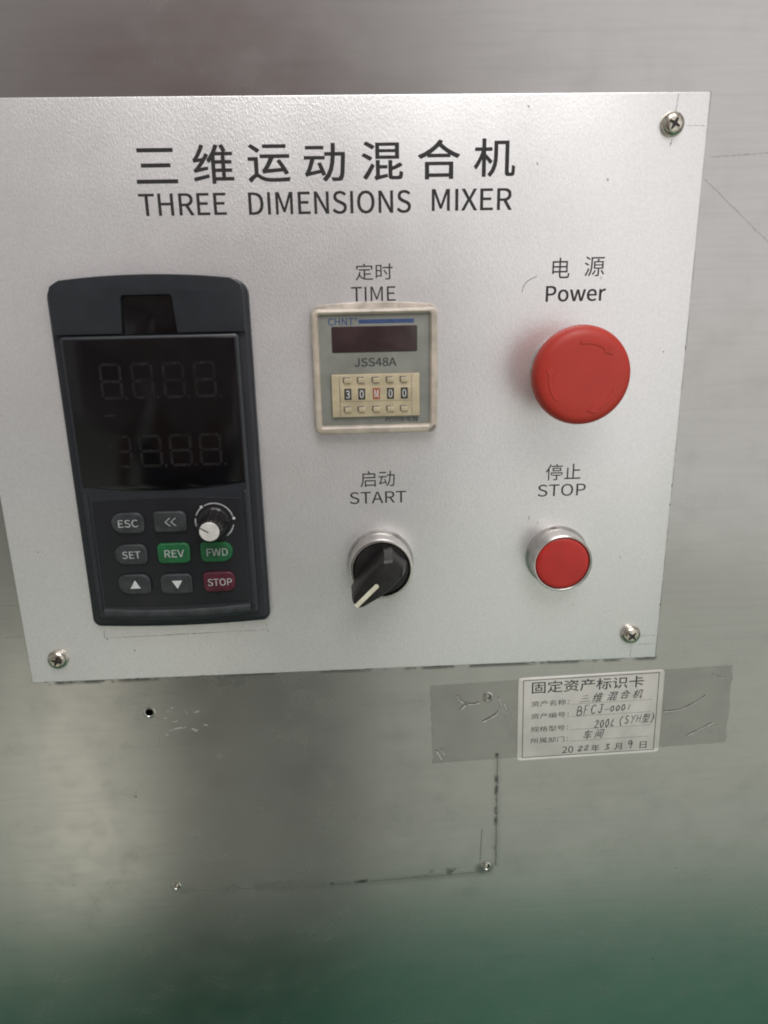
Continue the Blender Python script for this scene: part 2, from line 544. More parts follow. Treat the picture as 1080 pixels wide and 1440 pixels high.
# scratches and glue traces on the steel
on_casing(strokes('scratch', [line_pts((3, 21.5), (60, 18.5), 14, 0.1)], 0.6, 0.03, M['scratch'], None, False))
on_casing(strokes('scratch', [line_pts((1.6, 29), (40, 61), 14, 0.12)], 0.5, 0.03, M['scratch'], None, False))
on_casing(strokes('scratch', [line_pts((-300, 190.6), (-276, 191.6), 10, 0.15)], 0.5, 0.03, M['scratch'], None, False))
on_casing(strokes('scratch', [line_pts((-284, 206.5), (-275.8, 206), 6, 0.15)], 0.4, 0.03, M['scratch'], None, False))
res = []
for i in range(11):
    x, y = -215 + random.gauss(0, 5), 252 + random.gauss(0, 5)
    a, l = random.uniform(-0.6, 0.6), random.uniform(0.3, 2.2)
    res.append([(x, y), (x + l * 0.5 * math.cos(a), y + l * 0.5 * math.sin(a) + random.uniform(-.2, .2)), (x + l * math.cos(a), y + l * math.sin(a))])
res += [[(-221, 256.2), (-217, 254.6), (-212, 254)], [(-212, 245), (-210.6, 247)], [(-208, 246.2), (-206, 247)]]
o = on_casing(strokes('glue_trace', res, 0.5, 0.03, M['residue'], None, True, 0.6))
o['kind'] = 'stuff'

# ------------------------------ control plate ------------------------------
PW, PH, PT = 275.2, 227.7, 1.5
plate = thing('control_plate', 'white satin aluminium control plate with black mixer lettering, screwed to the steel', 'control panel', 0, 0, 0)
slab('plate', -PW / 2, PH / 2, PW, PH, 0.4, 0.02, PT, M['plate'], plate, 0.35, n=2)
H = PT + 0.04
for ch, a, b, t, bt in (('三', -207.6, -193.2, 16.6, 28.1), ('维', -187.2, -173.0, 15.6, 28.4), ('运', -167.6, -152.7, 15.7, 28.2),
                        ('动', -147.4, -132.8, 15.6, 28.2), ('混', -126.5, -111.8, 15.3, 28.0), ('合', -106.1, -91.0, 14.9, 27.9), ('机', -85.6, -70.7, 14.7, 27.3)):
    text(ch, a, b, t, bt, H, M['ink'], plate, bold=0.013)
for s, a, b, t, bt, bo in (('THREE', -207.8, -176.5, 31.6, 39.0, 0.012), ('DIMENSIONS', -168.3, -109.0, 31.5, 39.3, 0.012), ('MIXER', -101.1, -71.4, 31.4, 38.8, 0.012),
                       ('定时', -130.1, -116.0, 56.9, 62.9, 0), ('TIME', -131.9, -115.0, 65.3, 70.6, 0.0),
                       ('电', -55.0, -48.3, 56.1, 63.6, 0), ('源', -42.6, -34.8, 55.8, 63.1, 0), ('Power', -57.0, -33.8, 66.4, 72.2, 0.018),
                       ('启动', -130.4, -116.3, 137.3, 144.1, 0), ('START', -135.0, -111.7, 146.1, 151.2, 0.002),
                       ('停止', -53.8, -39.2, 136.8, 143.7, 0), ('STOP', -56.9, -36.7, 145.4, 150.6, 0.0)):
    text(s, a, b, t, bt, H, M['ink'], plate, bold=bo)
# marking-out lines and a stray fibre
for a, b, w in (((-11.8, 0.6), (-12.4, 7), 0.25), ((-8, 11.1), (-1, 11.2), 0.2), ((-12.8, 15.5), (-13.4, 18), 0.3),
                ((-11.6, 221), (-11.6, 227.3), 0.25), ((-8, 216.8), (-1, 216.6), 0.2), ((-8.5, 220.9), (-1, 220.9), 0.3),
                ((-241.6, 203.5), (-241.6, 207.8), 0.3), ((-241.6, 207.6), (-172.5, 206.6), 0.22), ((-172.3, 204), (-172.3, 206.8), 0.3)):
    strokes('pencil_line', [line_pts(a, b, 10, 0.05)], w, H, M['pencil'], plate, False, 0.7)
strokes('fibre', [[(-66.4, 68.5), (-65.9, 66.4), (-64.6, 64.6), (-62.6, 63.4), (-60.8, 62.8)]], 0.22, H, M['hair'], plate)
spk = []
for x, y, l in ((-60.5, 159, 1.6), (-56.5, 161.5, 0.8), (-62.5, 22.8, 0.8), (-66.5, 3.8, 0.8), (-36, 28.5, 0.9), (-241, 207.6, 0.9), (-172.2, 206.8, 0.9),
                (-230, 213.5, 0.9), (-39, 200, 0.5), (-264, 167, 0.9), (-20, 178.5, 0.8), (-9, 92, 0.5)):
    spk.append([(x, y), (x + l * 0.3, y + l * 0.6), (x + l * 0.2, y + l)])
o = strokes('speck', spk, 0.5, H, M['pencil'], plate, True, 0.6)
o['kind'] = 'stuff'
# nicks in the paint along the edges
nick = []
for i in range(18):
    if random.random() < 0.7:
        x = random.uniform(-PW + 2, -2); y = PH - 0.12
        nick.append([(x, y), (x + random.uniform(0.6, 3.5), y)])
    else:
        y = random.uniform(90, PH - 2); x = -0.14
        nick.append([(x, y), (x, y + random.uniform(0.5, 1.8))])
o = strokes('edge_nick', nick, 0.5, H - 0.03, M['hair'], plate, False, 0.7)
o['kind'] = 'stuff'

def screw(parent, x, y, ang, dome=2.9):
    prof = [(4.3, 0.02), (4.35, 0.5), (4.15, 1.2), (3.6, 1.95), (2.9, 2.42), (2.4, 2.6), (0.4, 2.64)]
    s = lathe('screw', [(r, hh + PT) for r, hh in prof], M['screw'], parent, x, y, 32)
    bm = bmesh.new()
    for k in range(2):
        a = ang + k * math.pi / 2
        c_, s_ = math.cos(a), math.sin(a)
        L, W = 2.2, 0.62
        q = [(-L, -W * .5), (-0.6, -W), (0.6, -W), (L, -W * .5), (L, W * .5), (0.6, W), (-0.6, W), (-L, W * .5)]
        # flat dark cross laid on the head, painting the shade of a recess
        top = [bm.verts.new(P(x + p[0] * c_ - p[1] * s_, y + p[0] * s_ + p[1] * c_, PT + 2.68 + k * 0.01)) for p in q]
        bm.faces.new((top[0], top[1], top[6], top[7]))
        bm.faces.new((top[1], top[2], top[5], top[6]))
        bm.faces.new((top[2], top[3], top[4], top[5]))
    finish('cross_shade', mesh('cross_shade', bm), M['slot_shade'], s, smooth=False)
    return s
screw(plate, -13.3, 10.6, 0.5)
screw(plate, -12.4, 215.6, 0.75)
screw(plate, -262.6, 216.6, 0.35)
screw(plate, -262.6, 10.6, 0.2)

# --------------------------- inverter keypad -------------------------------
KX, KY = -207.6, 131.0
kp = thing('inverter_keypad', 'tall charcoal inverter keypad with dark display, coloured keys and small speed knob', 'control keypad', KX, KY, PT)
def ko(d, hh):
    return rrect(0, 0.35, 74.4 - 2 * d, 139.0 - 2 * d, 0, hh, 6, 2.3, 1.3, radii=tuple(max(q - d, 0.3) for q in (5.5, 5.5, 3.4, 3.4)))
loft('bezel', [ko(0, 0.02), ko(0, 1.2), ko(0.25, 2.2), ko(0.9, 2.9), ko(2.2, 3.3)], M['frame_black'], kp)
# header block with its finger notch: left cheek, right cheek and bridge, the notch floor lies lower
def poly_prism(name, pts, h0, h1, bev, mat, parent):
    bm = bmesh.new()
    f = bm.faces.new([bm.verts.new(P(x, y, h0)) for x, y in pts])
    ext = bmesh.ops.extrude_face_region(bm, geom=[f])
    vv = [g for g in ext['geom'] if isinstance(g, bmesh.types.BMVert)]
    bmesh.ops.translate(bm, verts=vv, vec=(0, -(h1 - h0) / 1000, 0))
    bmesh.ops.recalc_face_normals(bm, faces=bm.faces)
    if bev:
        top = [e for e in bm.edges if all(v in vv for v in e.verts)]
        bmesh.ops.bevel(bm, geom=top, offset=bev / 1000, segments=3, profile=0.6, affect='EDGES')
    return finish(name, mesh(name, bm), mat, parent)
arc = [(x, -69.6 - 2.2 * (1 - (x / 35.5) ** 2)) for x in [-31 + 62 * i / 12 for i in range(13)]]
hd = [(-35.6, -50.4), (-35.6, -65.3), (-34.6, -68.0), (-32.8, -69.2)] + arc + [(32.8, -69.2), (34.6, -68.0), (35.6, -65.3), (35.6, -50.4),
      (10.2, -50.4), (10.0, -52.0), (9.2, -63.6), (8.4, -64.4), (-8.6, -64.4), (-9.4, -63.6), (-10.2, -52.0), (-10.4, -50.4)]
poly_prism('header', hd, 3.0, 5.4, 0.6, M['door_black'], kp)
slab('notch_floor', 0, -57, 21, 15.4, 0.5, 3.2, 3.62, M['glass_black'], kp, 0.1)
# display and key door
DY0, DY1 = -50.0, 64.2
dcy, dh = (DY0 + DY1) / 2, DY1 - DY0
def dr(d, hh):
    return rrect(0, dcy, 66.0 - 2 * d, dh - 2 * d, 1.2, hh, 4, 0, 2.4)
door = loft('door', [dr(0, 3.0), dr(0, 6.2), dr(0.15, 6.8), dr(0.7, 7.2), dr(1.2, 7.25)], M['door_black'], kp)
win = slab('display_window', 0, (DY0 + 1.0 + 7.2) / 2, 63.6, 7.2 - DY0 - 1.0, 0.5, 7.2, 7.75, M['glass_black'], kp, 0.3, arch_bot=2.6)
mat_y0, mat_y1 = 13.8, 58.8
slab('key_membrane', 0, (mat_y0 + mat_y1) / 2, 58.6, mat_y1 - mat_y0, 1.0, 7.2, 7.45, M['mat_black'], kp, 0.12, arch_top=1.0, arch_bot=0.6)
# curved lip under the keys
lip = []
for i in range(7):
    a = math.pi * i / 6
    yy, hh = 61.2 - 1.9 * math.cos(a), 7.1 + 1.15 * math.sin(a)
    lip.append([(x, yy + 1.5 * (1 - (x / 30) ** 2) + 0.2, hh) for x in [-30 + 60 * j / 16 for j in range(17)]])
bm = bmesh.new()
loft_into(bm, lip, False, False, closed=False)
finish('lip', mesh('lip', bm), M['key_grey'], kp)
for sx in (-1, 1):   # raised rails at the door's sides
    slab('side_rail', sx * 31.2, 35.6, 1.5, 50, 0.5, 7.2, 7.95, M['door_black'], kp, 0.35, n=3)

def seven_seg(parent, x, y, w, h_, segs, hh, lean=0.05):
    t = 1.15
    bm = bmesh.new()
    def bar(x0, y0, x1, y1):
        q = []
        if abs(x1 - x0) > abs(y1 - y0):
            q = [(x0, y0), (x0 + t / 2, y0 - t / 2), (x1 - t / 2, y0 - t / 2), (x1, y0), (x1 - t / 2, y0 + t / 2), (x0 + t / 2, y0 + t / 2)]
        else:
            q = [(x0, y0), (x0 + t / 2, y0 + t / 2), (x0 + t / 2, y1 - t / 2), (x0, y1), (x0 - t / 2, y1 - t / 2), (x0 - t / 2, y0 + t / 2)]
        bm.faces.new([bm.verts.new(P(x + a - lean * (b - h_ / 2), y + b, hh)) for a, b in q])
    g = 0.2
    S7 = {'a': (g, 0, w - g, 0), 'd': (g, h_, w - g, h_), 'g': (g, h_ / 2, w - g, h_ / 2), 'f': (0, g, 0, h_ / 2 - g), 'b': (w, g, w, h_ / 2 - g),
          'e': (0, h_ / 2 + g, 0, h_ - g), 'c': (w, h_ / 2 + g, w, h_ - g)}
    for s in segs:
        bar(*S7[s])
    bm.faces.new([bm.verts.new(P(x + w + 1.5 + 0.6 * math.cos(i * math.pi / 4), y + h_ + 0.6 * math.sin(i * math.pi / 4), hh)) for i in range(8)])
    me = bpy.data.meshes.new('digit')
    bm.to_mesh(me)
    bm.free()
    for p in me.polygons:
        if p.normal.y > 0:
            p.flip()
    return finish('digit', me, M['segment'], parent, smooth=False)
for i in range(4):
    seven_seg(win, -226.9 - KX + i * 11.7, 91.3 - KY, 7.2, 12.6, 'abcdefg', 7.78, 0.0)
    seven_seg(win, -226.7 - KX + i * 11.5, 118.8 - KY, 7.6, 11.8, 'abcdefg', 7.78, 0.0)
slab('unit_lamp', -225.5 - KX, 110.6 - KY, 4.2, 0.9, 0.2, 7.74, 7.79, M['segment'], win, 0.02, n=2)

KEYS = [('ESC', -223.6, 153.7, 'key_grey', (4.2, 3.0, 2.0, 4.4)), ('<<', -206.8, 153.6, 'key_grey', (1.2, 2.6, 1.4, 1.4)),
        ('SET', -223.8, 167.0, 'key_grey', (4.4, 3.0, 2.0, 4.0)), ('REV', -206.7, 167.0, 'key_green', (2.0, 2.2, 2.0, 2.0)), ('FWD', -189.5, 167.0, 'key_green', (1.6, 4.0, 4.2, 2.2)),
        ('up', -223.8, 180.0, 'key_grey', (3.2, 3.4, 1.6, 4.4)), ('down', -206.9, 180.4, 'key_grey', (2.6, 2.2, 1.4, 2.4)), ('STOP', -189.5, 180.1, 'key_red', (1.6, 2.6, 3.2, 2.4))]
for s, u, v, mt, rad in KEYS:
    x, y = u - KX, v - KY
    k = slab('key', x, y, 13.0, 8.6, 2, 7.4, 8.75, M[mt], kp, 0.6, n=4, radii=rad)
    hh = 8.79
    if s in ('up', 'down'):
        sg = 1 if s == 'up' else -1
        poly = [(x + 0.4, y - 2.0 * sg), (x + 2.5, y + 1.6 * sg), (x - 1.7, y + 1.6 * sg)]
        bm = bmesh.new()
        bm.faces.new([bm.verts.new(P(a, b, hh)) for a, b in poly])
        o = finish('arrow_mark', mesh('arrow_mark', bm), M['white_print'], k, smooth=False)
        if o.data.polygons[0].normal.y > 0:
            o.data.polygons[0].flip()
    elif s == '<<':
        strokes('arrow_mark', [[(x + d + 1.9, y - 1.7), (x + d, y), (x + d + 1.9, y + 1.7)] for d in (-1.9, 0.4)], 0.5, hh, M['grey_print'], k, False, 0)
    else:
        w = {'ESC': 3.9, 'SET': 3.6, 'REV': 3.9, 'FWD': 4.2, 'STOP': 4.9}[s]
        text(s, x - w + 0.3, x + w + 0.3, y - 1.55, y + 1.55, hh, M['grey_print'], k, bold=0.012)
# speed knob
kx, ky = -189.4 - KX, 154.3 - KY
scale = []
for a0, a1 in ((200, 228), (240, 345), (12, 55), (165, 192)):
    scale.append([(kx + 7.6 * math.cos(math.radians(a)), ky + 7.6 * math.sin(math.radians(a))) for a in [a0 + (a1 - a0) * i / 10 for i in range(11)]])
strokes('scale_arc', scale, 0.55, 7.5, M['grey_print'], kp, False, 0.1)
for a in (232, 352):
    lathe('scale_dot', [(0.62, 7.44), (0.6, 7.56)], M['white_print'], kp, kx + 7.8 * math.cos(math.radians(a)), ky + 7.8 * math.sin(math.radians(a)), 12)
def ribbed(r, hh, amp, n=72):
    return [(kx + (r + amp * (1 if i % 4 < 2 else -1)) * math.cos(2 * math.pi * i / n), ky + (r + amp * (1 if i % 4 < 2 else -1)) * math.sin(2 * math.pi * i / n), hh) for i in range(n)]
kn = loft('speed_knob', [ribbed(6.3, 7.5, 0), ribbed(6.3, 9.2, 0), ribbed(5.6, 9.8, 0.12), ribbed(4.55, 19.6, 0.16), ribbed(4.3, 20.2, 0.0), ribbed(3.9, 20.4, 0)], M['knob_black'], kp)
lathe('knob_cap', [(3.85, 20.3), (3.85, 20.55), (3.6, 20.75), (1.5, 20.8)], M['knob_white'], kn, kx, ky, 40)
strokes('pointer_line', [line_pts((kx - 0.2, ky + 0.3), (kx - 3.4, ky - 1.7), 3)], 0.5, 20.84, M['scratch'], kn, False, 0)
slab('knob_pointer', kx - 6.1, ky + 1.3, 1.6, 2.4, 0.4, 7.5, 9.6, M['key_grey'], kn, 0.3, n=3)

# --------------------------------- timer -----------------------------------
TX, TY = -123.4, 97.1
tm = thing('digital_timer', 'small square cream timer with brown display window and beige thumbwheels', 'timer', TX, TY, PT)
def tr(l, r, t, b, rad, hh):
    return rrect((l + r) / 2, (t + b) / 2, r - l, b - t, rad, hh, 5)
loft('bezel', [tr(-24, 24, -24, 24, 2.6, 0.02), tr(-24, 24, -24, 24, 2.6, 3.6), tr(-23.7, 23.7, -23.7, 23.7, 2.5, 4.4), tr(-23.0, 23.0, -23.0, 23.0, 2.2, 4.8),
               tr(-22.2, 21.7, -22.7, 21.6, 1.2, 4.75), tr(-21.6, 21.2, -22.1, 20.9, 0.7, 4.2), tr(-21.3, 20.9, -21.8, 20.5, 0.5, 3.0)],
     M['cream'], tm, False, False)
loft('gasket', [rrect(0, -0.5, 48.9, 49.2, 3.2, 0.01, 5, 1.3, 0.1), rrect(0, -0.5, 48.9, 49.2, 3.2, 0.7, 5, 1.3, 0.1), rrect(0, -0.5, 48.1, 48.4, 3.0, 1.2, 5, 1.2, 0.1)], M['gasket'], tm)
strokes('chip', [[(20.6, 22.9), (22.0, 22.3), (23.2, 21.0)]], 1.1, 4.86, M['scratch'], tm)
face = slab('face', -0.2, -0.65, 42.6, 42.7, 0.4, 0.5, 3.1, M['timer_face'], tm, 0.1, n=3)
slab('display_window', -0.1, -12.6, 32.8, 9.8, 0.5, 3.0, 3.3, M['timer_window'], tm, 0.12, n=3)
text('CHNT', -17.6, -8.0, -20.6, -18.0, 3.16, M['blue_print'], face, bold=0.012)
text('®', -7.6, -6.4, -20.8, -19.6, 3.16, M['blue_print'], face)
slab('blue_bar', 4.5, -19.2, 21.2, 1.5, 0.1, 3.09, 3.16, M['blue_print'], face, 0.02, n=2)
text('JSS48A', -8.0, 8.1, -5.5, -2.3, 3.16, M['face_print'], face, bold=0.02)
text('时间继电器', 3.6, 16.6, 17.75, 19.65, 3.16, M['face_print'], face)
# thumbwheel unit
tw = slab('thumbwheel_unit', -0.1, 8.85, 34.2, 16.6, 0.4, 3.0, 4.5, M['beige'], tm, 0.3, n=3)
slab('wheel_strip', -0.1, 8.1, 27.4, 5.6, 0.3, 4.45, 4.7, M['beige'], tw, 0.12, n=3)
for x in (-14.1, 13.9):
    strokes('joint_line', [line_pts((x, 1.0), (x, 16.8), 6)], 0.22, 4.53, M['scratch'], tw, False, 0.1)
for i, ch in enumerate('30M00'):
    x = (-134.4, -129.0, -123.3, -117.8, -112.4)[i] - TX
    w = slab('number_wheel', x, 8.1, 2.8, 4.4, 0.2, 4.6, 4.78, M['wheel_red' if ch == 'M' else 'wheel_dark'], tm, 0.08, n=2)
    text(ch, x - 0.72, x + 0.72, 6.6, 9.6, 4.81, M['white_print'], w, bold=0.01)
    for y in (2.9, 14.2):
        slab('push_button', x, y, 2.7, 1.9, 0.35, 4.4, 5.2, M['beige'], tm, 0.3, n=3)
        slab('button_gap', x - 0.25, y - 0.3, 3.1, 2.2, 0.2, 4.45, 4.54, M['scratch'], tw, 0.02, n=2)

# ----------------------------- emergency stop ------------------------------
es = thing('emergency_stop_button', 'large red mushroom emergency stop button under the word Power', 'stop button', -48.2, 97.8, PT)
lathe('collar', [(13.6, 0.02), (13.6, 1.6), (13.2, 2.2), (11.8, 2.4), (11.6, 8.5)], M['chrome'], es, n=64)
lathe('neck', [(10.6, 2.0), (10.6, 12.0), (11.4, 13.5)], M['red'], es, n=64)
prof = [(11.0, 12.5), (13.5, 13.4), (16.6, 16.0), (17.9, 18.6), (18.25, 20.4), (18.2, 22.0), (17.85, 23.6), (17.1, 24.9), (15.9, 25.7), (14.2, 26.1), (10, 26.25), (5, 26.3), (0.8, 26.3)]
head = lathe('mushroom_head', prof, M['red'], es, n=96, ang=50)
for a0 in (20, 140, 260):   # raised turn-to-release arrows
    bm = bmesh.new()
    rings = []
    for i in range(15):
        a = math.radians(a0 + 62 * i / 14)
        half = 0.75
        if i >= 11:
            half = 1.7 * (14 - i) / 3 + 0.05
        c_, s_ = math.cos(a), math.sin(a)
        rings.append([((12.6 + d) * c_, (12.6 + d) * s_, 26.15 + z) for d, z in ((-half - 0.15, -0.1), (-half + 0.1, 0.26), (half - 0.1, 0.22), (half + 0.15, -0.2))])
    loft_into(bm, rings, True, True)
    finish('turn_arrow', mesh('turn_arrow', bm), M['red'], head)

# ------------------------------- stop button -------------------------------
sb = thing('stop_push_button', 'round flat red push button in chrome ring under the word STOP', 'push button', -47.6, 176.9, PT)
lathe('chrome_ring', [(13.3, 0.02), (13.3, 1.0), (12.9, 1.5), (12.5, 2.0), (12.45, 8.2), (12.4, 9.8), (12.3, 10.2), (12.0, 10.4), (11.6, 10.35), (11.3, 10.0), (11.2, 6.0)], M['chrome'], sb, n=80, cap1=False)
lathe('cap', [(11.05, 5.0), (11.05, 9.4), (10.95, 9.8), (10.6, 10.05), (9.2, 10.2), (4, 10.34), (0.6, 10.35)], M['red_cap'], sb, n=80)

# ----------------------------- selector switch -----------------------------
sw = thing('selector_switch', 'black rotary selector switch with cream pointer line under the word START', 'rotary switch', -122.9, 176.6, PT)
lathe('chrome_ring', [(14.0, 0.02), (14.0, 1.0), (13.6, 1.6), (13.1, 2.2), (13.05, 8.4), (13.0, 10.0), (12.85, 10.4), (12.5, 10.55), (11.95, 10.5), (11.6, 10.2), (11.5, 5.0)], M['chrome'], sw, n=80, cap1=False)
lathe('knob_disc', [(11.3, 5.0), (11.3, 9.5), (11.0, 9.8), (9, 9.85), (6, 9.9), (0.5, 9.9)], M['selector'], sw, n=64)
ca, sa = math.cos(math.radians(135)), math.sin(math.radians(135))   # pointer turned to the lower left
def sr(a, b, hh):
    return (a * ca - b * sa, a * sa + b * ca, hh)
def hring(d, hh, tip, back):
    pts = [(-back, -4.4 + d), (-back + 2.6, -6.6 + d), (0, -6.9 + d), (6.0, -6.3 + d), (tip - 1.8, -4.3 + d), (tip - 0.2, -2.6 + d * .6), (tip - 0.2, 2.6 - d * .6), (tip - 1.8, 4.3 - d),
           (6.0, 6.3 - d), (0, 6.9 - d), (-back + 2.6, 6.6 - d), (-back, 4.4 - d)]
    return [sr(a, b, hh) for a, b in pts]
handle = loft('handle', [hring(0, 9.7, 14.6, 10.2), hring(0, 10.8, 15.4, 10.2), hring(0.8, 16.5, 15.8, 9.8), hring(1.6, 20.4, 15.6, 8.6), hring(2.1, 21.2, 15.2, 7.8), hring(2.8, 21.4, 14.6, 7.0)], M['selector'], sw, ang=28)
bm = bmesh.new()
q = [(3.2, -0.95), (2.7, 0), (3.2, 0.95), (15.6, 0.95), (15.6, -0.95)]
a = [bm.verts.new(P(*sr(x, y, 21.48))) for x, y in q]
b = [bm.verts.new(P(*sr(x, y, 20.4))) for x, y in q]
bm.faces.new(a)
for i in range(5):
    bm.faces.new((a[i], a[(i + 1) % 5], b[(i + 1) % 5], b[i]))
finish('pointer_line', mesh('pointer_line', bm), M['cream_line'], handle, smooth=False)

# ------------------------------- asset card --------------------------------
card = thing('asset_card', 'small white fixed asset card with printed Chinese form and handwriting', 'label card', -27.6, 257.2, 0.1, roty=-0.020)
slab('paper', 0, 0, 67.2, 43.4, 1.6, 0.0, 0.30, M['card'], card, 0.06, n=4)
ch_ = 0.34
bx0, bx1, by0, by1 = -31.2, 31.1, -20.4, 20.2
strokes('border_line', [[(bx0, by0), (bx1, by0)], [(bx1, by0), (bx1, by1)], [(bx1, by1), (bx0, by1)], [(bx0, by1), (bx0, by0)]], 0.42, ch_, M['ink'], card, False, 0)
text('固定资产标识卡', -27.3, 24.2, -19.4, -13.4, ch_, M['ink'], card, bold=0.008)
for s, y in (('资产名称：', -6.6), ('资产编号：', -0.1), ('规格型号：', 6.8), ('所属部门：', 12.9)):
    text(s, -27.4, -9.9, y - 2.9, y, ch_, M['ink'], card, bold=0.0)
for y in (-6.7, -0.3, 6.7, 12.8):
    strokes('rule_line', [[(-8.6, y), (28.6, y)]], 0.16, ch_, M['ink'], card, False, 0)
for s, a, b in (('20', -12.4, -7.2), ('年', 1.4, 5.2), ('月', 12.4, 15.9), ('日', 24.4, 27.6)):
    text(s, a, b, 15.6, 19.2, ch_, M['ink'], card, bold=0.006)
GL = {'B': [[(0, 0), (0, 1)], [(0, 0), (.6, .08), (.55, .4), (.05, .48)], [(.05, .48), (.75, .55), (.65, .95), (0, 1)]],
      'F': [[(.1, 0), (0, 1)], [(.05, .02), (.8, 0)], [(.05, .48), (.6, .45)]],
      'C': [[(.8, .12), (.4, 0), (.05, .45), (.3, .95), (.8, .85)]],
      'J': [[(.2, .02), (.9, 0)], [(.6, 0), (.62, .7), (.4, 1), (.1, .8)]],
      '-': [[(0, .55), (1, .5)]],
      '0': [[(.5, 0), (.1, .4), (.35, 1), (.8, .6), (.5, 0)]],
      '1': [[(.6, 0), (.4, 1)]],
      '2': [[(.1, .25), (.5, 0), (.75, .3), (.1, .95), (.95, .9)]],
      'L': [[(.5, 0), (.2, .95), (.8, .95)]],
      '(': [[(.8, 0), (.3, .5), (.6, 1.1)]], ')': [[(.2, -.1), (.8, .4), (.2, 1.05)]],
      'S': [[(.8, .1), (.3, 0), (.2, .35), (.7, .6), (.5, 1), (.05, .85)]],
      'Y': [[(.05, 0), (.4, .45)], [(.9, 0), (.2, 1)]],
      'H': [[(.15, 0), (.05, 1)], [(.85, 0), (.7, 1)], [(.1, .5), (.8, .5)]],
      '3': [[(.1, .1), (.7, .1), (.35, .45), (.8, .75), (.1, .95)]],
      '9': [[(.75, .3), (.4, 0), (.1, .3), (.4, .5), (.75, .25), (.6, 1)]]}
def handwrite(s, x0, x1, y0, y1, tilt=-0.06):
    n = len(s)
    cw = (x1 - x0) / n
    out = []
    for i, c in enumerate(s):
        sc = random.uniform(0.85, 1.08)
        for st in GL[c]:
            out.append([(x0 + cw * (i + 0.08 + 0.8 * px) + (1 - py) * 0.5, y0 + (y1 - y0) * (py * sc + (1 - sc) / 2) + tilt * (x0 + cw * i - x0)) for px, py in st])
    strokes('handwriting', out, 0.46, ch_ + 0.02, M['pen'], card, True, 0.3)
strokes('handwriting', [[(-3.6, -10.6), (-1.2, -10.9)], [(-4.0, -9.2), (-1.0, -9.3)], [(-5.2, -7.6), (-0.4, -7.9)]], 0.34, ch_ + 0.02, M['pen'], card, False)
for s, a, b, t, bt in (('维', 0.6, 5.8, -12.0, -7.0), ('混', 7.4, 12.6, -12.0, -7.4), ('合', 14.0, 18.2, -12.4, -8.0), ('机', 19.4, 24.2, -12.4, -7.8),
                       ('车', -2.8, 1.6, 7.6, 12.4), ('间', 2.6, 7.2, 7.4, 12.0), ('型', 24.4, 28.4, 0.6, 5.2)):
    text(s, a, b, t, bt, ch_ + 0.02, M['pen'], card, 'handwriting', bold=0.006, shear=0.32)
handwrite('BFCJ', -6.4, 6.4, -5.4, -0.4)
handwrite('-0001', 6.4, 19.2, -4.6, -1.4)
handwrite('200L', 2.0, 12.0, 2.6, 6.6)
handwrite('(SYH', 13.2, 24.4, 1.2, 5.6)
handwrite(')', 28.4, 30.2, 0.6, 5.6)
handwrite('22', -5.4, 0.4, 15.8, 18.6)
handwrite('3', 7.2, 10.6, 15.6, 18.8)
handwrite('9', 18.2, 21.4, 14.4, 19.0)

# ---------------------------------- tape -----------------------------------
tape = thing('clear_tape', 'wide strip of scuffed clear tape holding the asset card to the steel', 'tape', -31.5, 256.7, 0.1, roty=-0.030)
bm = bmesh.new()
NX, NY = 70, 22
TW, TH = 139.0, 41.0
grid = []
for j in range(NY + 1):
    row = []
    for i in range(NX + 1):
        x, y = -TW / 2 + TW * i / NX, -TH / 2 + TH * j / NY
        inx = min(x - (-29.8), 37.6 - x)                      # over the card it lies higher
        t = max(0, min(1, (inx + 1.6) / 1.6))
        hh = 0.10 + 0.36 * t + 0.05 * math.sin(x * 0.9 + y * 0.5) * (1 - t) + random.uniform(0, 0.03)
        if i in (0, NX):
            x += random.uniform(-0.5, 0.5)
        row.append(bm.verts.new(P(x, y, hh)))
    grid.append(row)
for j in range(NY):
    for i in range(NX):
        bm.faces.new((grid[j][i], grid[j][i + 1], grid[j + 1][i + 1], grid[j + 1][i]))
bmesh.ops.recalc_face_normals(bm, faces=bm.faces)
film = finish('film', mesh('film', bm), M['tape'], tape, True, 60)
cr = [[(-57.5, -14.5), (-56, -12), (-53.5, -10.2), (-50, -9.6), (-47.5, -10.3)], [(-56.5, -7.0), (-54.5, -8.6), (-53, -11)], [(-38.5, -12), (-37.6, -9), (-38, -6.5)],
      [(-46, 0), (-43, -1.5), (-40, -3.2), (-38.6, -5)], [(-36, -9), (-35, -6.5), (-33.6, -5)], [(-67.6, 13.5), (-66.4, 16), (-65.4, 18.4)], [(-65, 13), (-64, 16)],
      [(38.5, 1.2), (45, 1.0), (52, -1.5), (58, -5.6)], [(60, -16.5), (62, -15.6), (65, -14)], [(50, 15.5), (56, 12.5), (63, 9)]]
for c in cr:
    strokes('crease', [c], 0.7 if abs(c[0][0]) > 45 and c[0][0] < 0 else 0.35, 0.36, M['milky'], tape, True, 0.5)

# ---- person standing before the machine, mirrored as a dark shape in it ----
def skinned(name, verts, edges, mat, parent, sub=2):
    me = bpy.data.meshes.new(name)
    me.from_pydata([v[:3] for v in verts], edges, [])
    o = bpy.data.objects.new(name, me)
    COL.objects.link(o)
    md = o.modifiers.new('skin', 'SKIN')
    md.use_smooth_shade = True
    for i, v in enumerate(verts):
        r = v[3] if isinstance(v[3], tuple) else (v[3], v[3])
        me.skin_vertices[0].data[i].radius = r
        me.skin_vertices[0].data[i].use_root = (i == 0)
    o.modifiers.new('sub', 'SUBSURF').levels = sub
    nm_ = bpy.data.meshes.new_from_object(o.evaluated_get(bpy.context.evaluated_depsgraph_get()))
    bpy.data.objects.remove(o)
    nm_.materials.clear()
    return finish(name, nm_, mat, parent, True, 80)

